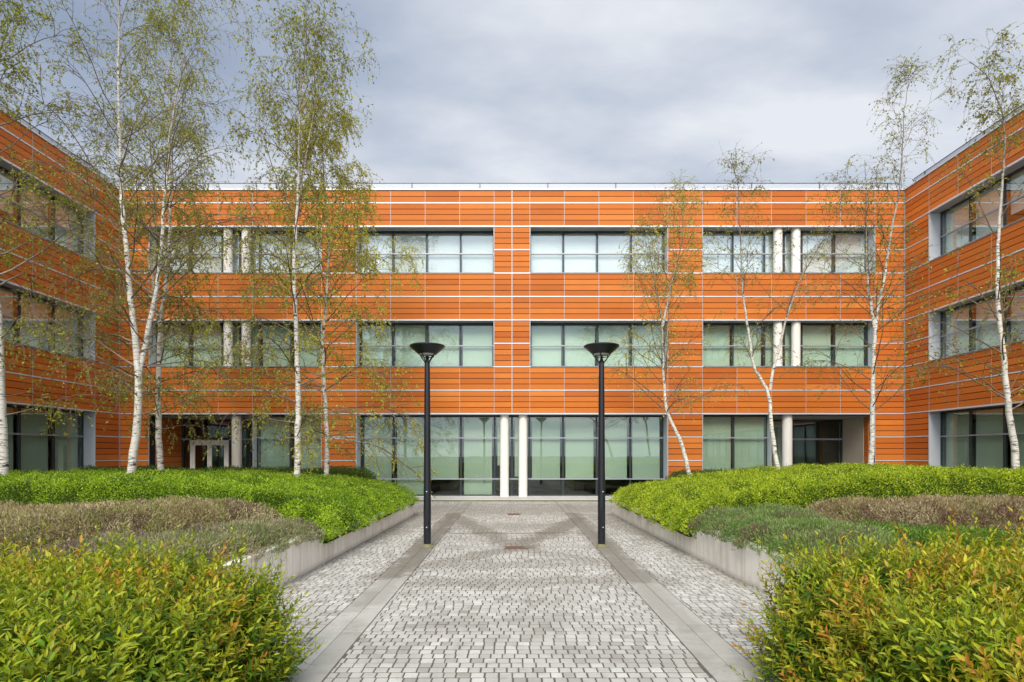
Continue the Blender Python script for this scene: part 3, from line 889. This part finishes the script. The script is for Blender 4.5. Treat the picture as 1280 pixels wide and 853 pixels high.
# left planter
tree('white birch cut by the left edge of the photo, in front of the left wing', [([(4, 592, 13), (2, 500, 13), (-2, 400, 13), (-14, 250, 13), (-16, 100, 13), (-10, -60, 13), (-6, -220, 13)], .125, .02, 1)],
     [(1.5, 2.4), (4, 2.9), (8, 2.6), (12, 1.8), (16, .8)], 54, 7, 6, 7, 11, OG, .055, 2.1, el0=4)
tree('twin-stemmed birch with a slanting trunk before the left corner of the facades',
     [([(163, 597, 14), (170, 545, 14), (174, 500, 14), (173, 461, 14), (165, 390, 14), (158, 320, 14), (152, 240, 14.1), (148, 130, 14.2), (149, 20, 14.2), (147, -90, 14.2)], .125, .014, 1),
      ([(174, 470, 14), (181, 432, 14.1), (192, 383, 14.2), (199, 341, 14.3), (205, 260, 14.4), (212, 170, 14.6), (228, 80, 14.8), (243, 0, 15)], .075, .010, .8)],
     [(2.4, 2.5), (6, 2.6), (10, 2.2), (13, 1.5), (16, .7)], 50, 7, 6, 5, 12, OG, .045, 2.7, up=.11, droop=.40, el0=2)
tree('slim birch close behind the twin-stemmed one, left of the entrance doors',
     [([(201, 589, 17), (198, 540, 17), (197, 503, 17), (199, 461, 17), (200, 401, 17), (207, 360, 17), (212, 320, 17), (213, 220, 17), (212, 120, 17.1), (216, 20, 17.2)], .115, .015, 1),
      ([(200, 410, 17), (190, 360, 17.2), (196, 300, 17.4), (190, 210, 17.6), (182, 120, 17.8)], .055, .012, .5)],
     [(2.4, 2.0), (6, 2.0), (10, 1.9), (14, 1.2), (17, .5)], 46, 7, 6, 6, 13, OG, .055, 2.4, el0=4)
tree('tall leafy birch with a straight white trunk, third from the left edge of the facade',
     [([(371, 598, 15), (372, 560, 15), (373, 500, 15), (371, 430, 15), (367, 340, 15), (370, 280, 15), (373, 240, 15), (374, 180, 15), (376, 90, 15), (392, 14, 15)], .105, .012, 1),
      ([(372, 250, 15), (384, 190, 15.2), (396, 120, 15.3), (388, 60, 15.3)], .04, .01, .45)],
     [(2.4, 2.4), (6, 2.3), (9, 2.1), (11.5, 1.8), (13.6, 1.0), (14.5, .4)], 50, 6, 6, 4, 14, OG, .062, 2.1, droop=.48, el0=0)
tree('leafy weeping birch with drooping yellow-green twigs beside the central glazing',
     [([(408, 598, 16.5), (409, 545, 16.5), (406, 500, 16.5), (403, 430, 16.5), (408, 370, 16.5), (412, 300, 16.5), (406, 240, 16.5), (402, 190, 16.5), (404, 150, 16.5)], .09, .012, 1)],
     [(2.2, 2.9), (5, 2.9), (8, 2.2), (10.5, 1.2), (12, .5)], 60, 7, 7, 7, 15, YG, .060, 2.0, droop=.50, el0=0)
# right planter
tree('small birch with a crooked leaning trunk, right of the right lamp post',
     [([(862, 592, 16.5), (852, 554, 16.5), (843, 532, 16.5), (831, 515, 16.5), (830, 470, 16.5), (828, 426, 16.5), (828, 400, 16.5), (818, 357, 16.5), (812, 310, 16.5)], .082, .012, 1),
      ([(828, 410, 16.5), (838, 360, 16.6), (849, 318, 16.7), (855, 280, 16.8), (852, 250, 16.8)], .04, .008, .7)],
     [(2.9, 2.0), (5.5, 2.0), (8.5, 1.1), (10.2, .4)], 36, 5, 5, 3, 16, YG, .050, 2.7, elev=.95, droop=.28)
tree('thin birch forking low into two crooked white stems before the right recess',
     [([(974, 588, 15.5), (967, 555, 15.5), (963, 531, 15.5), (963, 485, 15.5), (950, 476, 15.5), (941, 462, 15.5), (939, 435, 15.5), (933, 401, 15.5), (927, 351, 15.5), (926, 300, 15.5), (923, 230, 15.5), (914, 197, 15.5)], .08, .008, 1),
      ([(963, 488, 15.5), (966, 461, 15.4), (975, 436, 15.4), (979, 408, 15.3), (990, 378, 15.3), (1001, 348, 15.2), (1018, 318, 15.2), (1035, 292, 15.1), (1055, 266, 15)], .05, .006, .6)],
     [(3.2, 1.2), (6, 1.3), (8, .9), (10, .5)], 28, 5, 3, 3, 17, OG, .048, 3.5, elev=1.05, droop=.22)
tree('straight birch with an airy top above the roofline, at the right corner of the facades',
     [([(1089, 586, 15), (1090, 540, 15), (1091, 496, 15), (1092, 450, 15), (1094, 404, 15), (1099, 380, 15), (1107, 335, 15), (1112, 300, 15), (1124, 244, 15), (1129, 174, 15), (1129, 140, 15), (1136, 106, 15)], .088, .008, 1),
      ([(1093, 410, 15), (1085, 365, 15), (1083, 313, 15), (1082, 240, 15), (1081, 200, 15)], .045, .008, .55)],
     [(2.6, 1.8), (5, 1.7), (7, 1.0), (9, 1.1), (11, .9), (11.8, .35)], 38, 5, 4, 3, 18, OG, .050, 2.5, elev=1.05, droop=.25)
tree('birch leaning over the right edge of the photo, before the right wing',
     [([(1271, 599, 13), (1269, 560, 13), (1263, 531, 13), (1254, 443, 13), (1248, 383, 13), (1246, 329, 13), (1251, 250, 13), (1257, 187, 13), (1254, 145, 13), (1245, 114, 13), (1232, 88, 13), (1212, 77, 13)], .098, .008, 1)],
     [(2.2, 2.2), (5, 2.2), (7.5, 1.3), (9, .9), (11, .9)], 36, 5, 5, 4, 19, OG, .055, 2.2, droop=.34)

# ---- mounds
def poly_dist(x, y, poly):
    poly = np.array(poly, float); n = len(poly)
    ins = np.zeros(x.shape, bool); dm = np.full(x.shape, 1e9)
    for i in range(n):
        (x0, y0), (x1, y1) = poly[i], poly[(i + 1) % n]
        c = ((y0 > y) != (y1 > y)) & (x < (x1 - x0) * (y - y0) / ((y1 - y0) if y1 != y0 else 1e-9) + x0)
        ins ^= c
        dx, dy = x1 - x0, y1 - y0; t = np.clip(((x - x0) * dx + (y - y0) * dy) / (dx * dx + dy * dy), 0, 1)
        dm = np.minimum(dm, np.hypot(x - x0 - t * dx, y - y0 - t * dy))
    return np.where(ins, dm, -dm)
def lumps(x, y, amp, sc, seed):
    r = np.random.default_rng(seed); z = 0 * x
    for k in range(9):
        a = r.uniform(0, 6.28); f = sc * r.uniform(.6, 2.6); ph = r.uniform(0, 6.28)
        z = z + np.sin((x * math.cos(a) + y * math.sin(a)) * f + ph) / (1 + k * .25)
    return amp * z / 2.2
def mound_mesh(poly, H, base, Rr, step, lump=(.04, 2.5), seed=1, inset=0.0):
    pa = np.array(poly); x0, y0 = pa.min(0) - step; x1, y1 = pa.max(0) + step
    xs = np.arange(x0, x1 + step, step); ys = np.arange(y0, y1 + step, step)
    X, Y = np.meshgrid(xs, ys, indexing='ij')
    d = poly_dist(X, Y, poly) + lumps(X, Y, .05, 5, seed + 5) - inset
    k = np.clip(d / Rr, 0, 1)
    z = base + (H(X, Y) - base) * np.sqrt(1 - (1 - k) ** 2) + lumps(X, Y, lump[0], lump[1], seed) * k
    z = np.where(d > 0, z, base - .02)
    idx = np.arange(X.size).reshape(X.shape)
    a, b, c, e = idx[:-1, :-1], idx[1:, :-1], idx[1:, 1:], idx[:-1, 1:]
    dd = d.reshape(-1); keep = (np.maximum.reduce([dd[a], dd[b], dd[c], dd[e]]) > 0)
    q = np.stack([a[keep], b[keep], c[keep], e[keep]], -1)
    V = np.stack([X, Y, z], -1).reshape(-1, 3)
    return V, q
def sample(V, q, n, rng, weight=None):
    t = np.concatenate([q[:, [0, 1, 2]], q[:, [0, 2, 3]]])
    A, B, Cc = V[t[:, 0]], V[t[:, 1]], V[t[:, 2]]
    cr = np.cross(B - A, Cc - A); ar = np.linalg.norm(cr, axis=1)
    w = ar.copy()
    if weight is not None: w *= weight((A + B + Cc) / 3)
    i = rng.choice(len(t), n, p=w / w.sum())
    u, v = rng.random((2, n)); m = u + v > 1; u[m] = 1 - u[m]; v[m] = 1 - v[m]
    Pp = A[i] + (B - A)[i] * u[:, None] + (Cc - A)[i] * v[:, None]
    return Pp, unit(cr[i])
def compact(V, q):
    u, inv = np.unique(q.reshape(-1), return_inverse=True)
    return V[u], inv.reshape(q.shape)
def mass(name, label, cat, group, poly, H, base, Rr, n, seed, cols, ln, wratio, mat, core, step=.1, lump=(.04, 2.5), up=.5, spread=.7, depth=.09, core_drop=.08, weight=None):
    rng = np.random.default_rng(seed)
    V, q = mound_mesh(poly, H, base, Rr, step, lump, seed)
    c = np.array(poly).mean(0); root = empty(name, (float(c[0]), float(c[1]), base)); tag(root, label, cat, group)
    Pp, Nn = sample(V, q, n, rng, weight)
    D = unit(Nn * .8 + np.array([0, 0, up]) + rng.normal(size=Nn.shape) * spread)
    Pp = Pp + Nn * np.where(rng.random((n, 1)) < .06, rng.uniform(0, .085, (n, 1)), rng.uniform(-depth, depth * .5, (n, 1))) + Nn * (lumps(Pp[:, 0], Pp[:, 1], .035, 11, seed + 2))[:, None]
    s = ln * rng.uniform(.6, 1.25, n)
    v, qq = leaves_quad(Pp, D, perp(D, rng), s, s * wratio * rng.uniform(.8, 1.2, n))
    ci = np.array(cols, float); w = rng.random(n); pick = rng.integers(0, len(ci), n)
    patch = np.clip(.5 + lumps(Pp[:, 0], Pp[:, 1], .5, 3.0, seed + 9), 0, 1)
    pick = np.where(rng.random(n) < .5, pick, (patch * (len(ci) - .01)).astype(int))
    cc = ci[pick] * rng.uniform(.75, 1.25, (n, 1))
    mesh_obj('foliage', v, [qq], mat, root, col=np.repeat(cc, 4, 0))
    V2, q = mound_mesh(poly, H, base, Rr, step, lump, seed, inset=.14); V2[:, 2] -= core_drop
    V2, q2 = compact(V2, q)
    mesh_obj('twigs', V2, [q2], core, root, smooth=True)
    return root
LIME = [(.16, .27, .012), (.25, .39, .018), (.36, .50, .025), (.07, .13, .010)]
LIMEY = [(.22, .31, .014), (.34, .43, .020), (.46, .54, .030), (.10, .16, .010)]
DARKG = [(.05, .095, .014), (.07, .125, .018), (.10, .15, .02)]
BROWN = [(.27, .22, .10), (.36, .30, .15), (.27, .27, .09), (.15, .095, .07), (.50, .43, .26)]
RBROWN = [(.26, .19, .10), (.34, .27, .14), (.25, .23, .09), (.16, .08, .06), (.44, .36, .22)]
GREY = [(.20, .23, .09), (.28, .30, .13), (.33, .28, .19), (.12, .15, .05), (.22, .14, .13)]
SAGE = [(.10, .20, .045), (.17, .28, .06), (.24, .31, .11), (.17, .11, .08)]
def near(p): return 1 / np.maximum(np.hypot(p[:, 0], p[:, 1]), 5) ** 1.2 * (np.abs(p[:, 0]) < p[:, 1] * .98 + 1)
def hL(x, y):
    d = -x - 2.9
    return np.interp(d, [0, .8, 1.8, 3, 6, 12], [.80, .95, 1.12, 1.24, 1.30, 1.27])
def hR(x, y):
    d = x - 3.0
    return np.interp(d, [0, .8, 1.8, 3, 4.5, 7, 9, 12], [.80, .95, 1.12, 1.27, 1.42, 1.47, 1.30, 1.12])
mass('hedge', 'clipped bright green hedge spilling over the left planter wall', 'hedge', 'clipped green hedges',
     [(-2.86, 17.0), (-3.04, 9.25), (-3.5, 9.55), (-4.4, 10.5), (-9, 10.5), (-15, 10.4), (-15, 17.0)], hL, .44, .55, 230000, 31, LIME, .036, .55, M['hedge_leaf'], M['core'], .1, (.05, 3.0), weight=near)
mass('hedge', 'clipped yellow-green hedge spilling over the right planter wall', 'hedge', 'clipped green hedges',
     [(2.98, 17.0), (3.14, 10.0), (3.7, 10.35), (5.2, 10.5), (9, 10.5), (15, 10.4), (15, 17.0)], hR, .44, .55, 230000, 32, LIMEY, .036, .55, M['hedge_leaf'], M['core'], .1, (.05, 3.0), weight=near)
mass('hedge', 'low dark green hedge behind the bright one, under the left windows', 'hedge', 'dark hedges by the facade',
     [(-4.3, 17.2), (-4.3, 18.6), (-14, 18.8), (-14, 17.2)], lambda x, y: 1.34 + 0 * x, .3, .5, 60000, 33, DARKG, .045, .55, M['hedge_leaf'], M['core'], .12, (.05, 2.0))
mass('hedge', 'low dark green hedge at the foot of the orange pier right of centre', 'hedge', 'dark hedges by the facade',
     [(4.9, 17.2), (4.9, 18.6), (8.6, 18.6), (8.6, 17.2)], lambda x, y: 1.27 + 0 * x, .3, .5, 25000, 34, DARKG, .045, .55, M['hedge_leaf'], M['core'], .12, (.04, 2.0))
mass('heather_shrub', 'wide brownish heather mound in front of the left green hedge', 'shrub', 'brown heather mounds',
     [(-13, 6.9), (-13, 10.6), (-4.8, 10.65), (-4.05, 10.2), (-3.95, 9.3), (-4.6, 8.2), (-6, 7.6), (-8, 7.2)], lambda x, y: .93 + .05 * np.sin(x * .9) + 0 * y, .4, .75, 120000, 35, BROWN, .06, .16, M['heath'], M['core_brown'], .09, (.045, 2.6), up=.5, spread=.8, weight=near)
mass('heather_shrub', 'wide reddish brown heather mound in front of the right green hedge', 'shrub', 'brown heather mounds',
     [(5.3, 9.1), (5.05, 10.0), (5.4, 10.6), (13, 10.75), (13, 7.6), (8.5, 7.9), (6.6, 8.3)], lambda x, y: .98 + .04 * np.sin(x * .9 + 1) + 0 * y, .4, .75, 110000, 36, RBROWN, .06, .16, M['heath'], M['core_brown'], .09, (.045, 2.6), up=.5, spread=.8, weight=near)
mass('lavender_shrub', 'grey-green lavender cushion hanging over the top of the left planter wall', 'shrub', 'grey-green cushions on the wall tops',
     [(-3.14, 9.25), (-3.6, 9.35), (-4.3, 9.0), (-5.4, 7.6), (-5.6, 6.2), (-3.42, 6.0), (-3.24, 7.6)], lambda x, y: .74 + .03 * np.sin(x * 3) + 0 * y, .52, .4, 60000, 37, GREY, .05, .2, M['heath'], M['core_brown'], .07, (.05, 4.0), up=.7, spread=.6)
mass('lavender_shrub', 'grey-green lavender cushion hanging over the top of the right planter wall', 'shrub', 'grey-green cushions on the wall tops',
     [(3.22, 10.1), (3.7, 10.55), (5.0, 10.4), (5.15, 9.4), (5.0, 8.2), (4.6, 6.2), (3.46, 5.9), (3.36, 7.0), (3.30, 8.5)], lambda x, y: .82 + .04 * np.sin(x * 3 + y * 2), .54, .5, 70000, 38, SAGE + GREY[:1], .05, .2, M['heath'], M['core_brown'], .07, (.06, 3.6), up=.7, spread=.6)
mass('green_cushion_shrub', 'small fresh green cushion plant between lavender and brown heather at right', 'shrub', None,
     [(5.1, 9.1), (6.4, 8.5), (7.6, 7.8), (7.6, 7.0), (5.0, 7.0), (4.85, 8.3)], lambda x, y: .74 + 0 * x, .42, .45, 30000, 39, [(.10, .20, .02), (.15, .26, .03), (.08, .15, .02)], .045, .3, M['hedge_leaf'], M['core'], .07, (.04, 4.0), up=.6)

# ---- big foreground shrubs
def shrub(label, poly, H, base, Rr, nshoot, seed, red, side):
    rng = np.random.default_rng(seed)
    V, q = mound_mesh(poly, H, base, Rr, .07, (.055, 2.4), seed)
    c = np.array(poly).mean(0); root = empty('garden_shrub', (float(c[0]), float(c[1]), base)); tag(root, label, 'shrub', 'foreground shrubs with golden tips')
    def wfun(p): return 1 / np.maximum(p[:, 1], 2.6) * (np.abs(p[:, 0]) < p[:, 1] * 1.0 + .6)
    Pp, Nn = sample(V, q, nshoot, rng, wfun)
    layer = rng.random(nshoot)
    D = unit(Nn * .85 + np.array([0, 0, .75]) + rng.normal(size=Nn.shape) * .30)
    Ls = rng.uniform(.22, .46, nshoot)
    Pp = Pp - Nn * (rng.uniform(.14, .36, (nshoot, 1)) + (layer[:, None] < .35) * .14)
    tall = rng.random(nshoot) < .06; Ls[tall] *= 1.45
    St = grow(Pp, D, Ls, 5, .06, .0, .07, rng)
    v, qd, rr = tubes(St, np.full((nshoot, 1), .0024) * np.linspace(1, .5, 6)[None], 4)
    redness = np.clip(lumps(Pp[:, 0], Pp[:, 1], .5, 2.5, seed + 3) + rng.normal(0, .35, nshoot) + red, 0, 1.2)
    sc = np.array([.16, .14, .03]) + redness[:, None] * np.array([.14, .0, .0])
    mesh_obj('stems', v, [qd], M['shrub_leaf'], root, col=np.repeat(sc, 6 * 4, 0), smooth=True)
    K = 18
    t = np.tile(np.linspace(.08, 1.0, K), nshoot); pi = np.repeat(np.arange(nshoot), K)
    f = t * 5; i = np.minimum(f.astype(int), 4); fr = (f - i)[:, None]
    T = unit(St[pi, i + 1] - St[pi, i]); st = St[pi, i] + (St[pi, i + 1] - St[pi, i]) * fr
    A = unit(np.cross(T, np.array([.3, .95, .1]))); B = np.cross(T, A)
    ang = np.tile(np.arange(K) * 2.4, nshoot) + rng.uniform(0, 6.28, nshoot)[pi] + rng.normal(0, .25, len(pi))
    rad = A * np.cos(ang)[:, None] + B * np.sin(ang)[:, None]
    op = (1.35 - .75 * t)[:, None] * rng.uniform(.75, 1.25, (len(pi), 1))
    Dl = unit(T * (1 - .35 * op) + rad * op)
    ln = (.092 - .042 * t) * rng.uniform(.65, 1.25, len(pi)); wd = ln * rng.uniform(.25, .36, len(pi))
    v, q4, t3 = leaf_full(st, Dl, unit(T - rad * .3), ln, wd, rng.uniform(-.05, .40, len(pi)))
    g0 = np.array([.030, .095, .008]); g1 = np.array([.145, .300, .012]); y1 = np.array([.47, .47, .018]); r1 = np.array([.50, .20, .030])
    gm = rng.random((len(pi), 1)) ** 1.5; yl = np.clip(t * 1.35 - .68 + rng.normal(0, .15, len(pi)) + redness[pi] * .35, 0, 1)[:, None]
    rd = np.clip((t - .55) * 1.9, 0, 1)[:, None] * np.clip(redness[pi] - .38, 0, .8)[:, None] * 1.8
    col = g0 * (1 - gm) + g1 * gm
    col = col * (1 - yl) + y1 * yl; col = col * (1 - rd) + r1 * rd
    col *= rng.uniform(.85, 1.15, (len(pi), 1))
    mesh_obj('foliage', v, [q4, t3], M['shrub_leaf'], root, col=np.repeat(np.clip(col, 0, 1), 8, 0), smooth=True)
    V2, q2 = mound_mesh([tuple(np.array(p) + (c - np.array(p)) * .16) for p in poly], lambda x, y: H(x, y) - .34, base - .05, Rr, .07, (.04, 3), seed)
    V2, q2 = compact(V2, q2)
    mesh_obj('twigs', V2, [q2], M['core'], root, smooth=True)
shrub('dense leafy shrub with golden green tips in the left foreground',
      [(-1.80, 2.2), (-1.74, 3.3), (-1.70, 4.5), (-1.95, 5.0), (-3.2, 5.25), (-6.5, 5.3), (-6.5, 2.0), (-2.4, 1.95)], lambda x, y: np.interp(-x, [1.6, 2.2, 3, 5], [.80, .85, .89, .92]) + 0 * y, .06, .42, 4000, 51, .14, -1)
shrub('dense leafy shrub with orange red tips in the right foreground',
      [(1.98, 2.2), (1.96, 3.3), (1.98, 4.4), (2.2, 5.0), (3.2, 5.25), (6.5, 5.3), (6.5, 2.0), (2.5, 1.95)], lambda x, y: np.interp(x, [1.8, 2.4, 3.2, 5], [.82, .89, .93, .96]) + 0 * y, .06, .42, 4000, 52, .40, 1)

# ------------------------------------------------------------------ camera, sky, sun
cam = bpy.data.cameras.new('camera'); co = bpy.data.objects.new('camera', cam); C.objects.link(co)
co.location = (0, 0, CAMH); co.rotation_euler = (R(90), 0, 0)
cam.sensor_width = 36; cam.lens = FOC / 1280 * 36; cam.shift_y = (HOR - 426.5) / 1280; cam.clip_end = 2000; cam.clip_start = .05
scene.camera = co

SUN_EL, SUN_AZ = 40, 188     # degrees; azimuth clockwise from +Y: sun behind the camera, a little to the left
wd_ = bpy.data.worlds.new('World'); scene.world = wd_; wd_.use_nodes = True
nt = wd_.node_tree; nt.nodes.clear()
ow_ = nt.nodes.new('ShaderNodeOutputWorld'); bg = nt.nodes.new('ShaderNodeBackground')
sky = nt.nodes.new('ShaderNodeTexSky'); sky.sky_type = 'NISHITA'; sky.sun_disc = False
sky.sun_elevation = R(SUN_EL); sky.sun_rotation = R(SUN_AZ)
tc = nt.nodes.new('ShaderNodeTexCoord')
sp = nt.nodes.new('ShaderNodeSeparateXYZ'); L(nt, tc.outputs['Generated'], sp.inputs[0])
zc = math_(nt, 'ADD', math_(nt, 'MAXIMUM', sp.outputs[2], 0.0), .16)
cb = nt.nodes.new('ShaderNodeCombineXYZ')
L(nt, math_(nt, 'DIVIDE', sp.outputs[0], zc), cb.inputs[0]); L(nt, math_(nt, 'DIVIDE', sp.outputs[1], zc), cb.inputs[1])
mp = nt.nodes.new('ShaderNodeMapping'); mp.inputs['Scale'].default_value = (.8, 1.35, 1); mp.inputs['Rotation'].default_value = (0, 0, R(-24)); mp.inputs['Location'].default_value = (2.2, 5.1, 0)
L(nt, cb.outputs[0], mp.inputs['Vector'])
n1 = noise(nt, mp.outputs[0], .75, 7, .52)
cl = ramp(nt, n1, [(.38, (2.6, 3.15, 4.2)), (.46, (3.5, 4.05, 5.1)), (.53, (4.9, 5.35, 6.15)), (.61, (7.1, 7.3, 7.7))])
# out-of-view sky brightened towards the sun and overhead to lift walls and facade
sd = (math.sin(R(SUN_AZ)) * math.cos(R(SUN_EL)), math.cos(R(SUN_AZ)) * math.cos(R(SUN_EL)), math.sin(R(SUN_EL)))
dp = nt.nodes.new('ShaderNodeVectorMath'); dp.operation = 'DOT_PRODUCT'; dp.inputs[1].default_value = sd
L(nt, tc.outputs['Generated'], dp.inputs[0])
gl = math_(nt, 'MULTIPLY', math_(nt, 'ADD', dp.outputs['Value'], .15, True), 1.0)
gl = math_(nt, 'MULTIPLY', math_(nt, 'POWER', gl, 1.4), 1.8)
gl = math_(nt, 'ADD', math_(nt, 'ADD', gl, 1.0), math_(nt, 'MULTIPLY', math_(nt, 'SUBTRACT', sp.outputs[2], .62, True), 3.0))
hz = math_(nt, 'SUBTRACT', 1.0, math_(nt, 'MULTIPLY', math_(nt, 'MAXIMUM', sp.outputs[2], 0.0), 2.2), True)
cl = mixc(nt, math_(nt, 'MULTIPLY', hz, .35), cl, (6.0, 6.4, 7.0))
vm = nt.nodes.new('ShaderNodeVectorMath'); vm.operation = 'SCALE'; L(nt, cl, vm.inputs[0]); L(nt, gl, vm.inputs['Scale'])
mixs = mixc(nt, .88, sky.outputs[0], vm.outputs[0])
L(nt, mixs, bg.inputs[0]); bg.inputs[1].default_value = .10
L(nt, bg.outputs[0], ow_.inputs[0])
sl_ = bpy.data.lights.new('sun', 'SUN'); sl_.energy = 2.4; sl_.angle = R(22); sl_.color = (1, .925, .81)
so = bpy.data.objects.new('sun', sl_); C.objects.link(so)
from mathutils import Vector
so.rotation_euler = Vector((-sd[0], -sd[1], -sd[2])).to_track_quat('-Z', 'Y').to_euler(); so.location = (0, -5, 30)

vs = scene.view_settings
scene.display_settings.display_device = 'sRGB'
vs.view_transform = 'Standard'; vs.look = 'None'; vs.exposure = 0.32; vs.gamma = 1.0; vs.use_curve_mapping = False
cy = scene.cycles if hasattr(scene, 'cycles') else None
scene.render.engine = 'CYCLES'
scene.cycles.max_bounces = 8; scene.cycles.transparent_max_bounces = 12; scene.cycles.diffuse_bounces = 3; scene.cycles.glossy_bounces = 3
scene.cycles.use_denoising = True
scene.cycles.sample_clamp_indirect = 6
scene.render.film_transparent = False
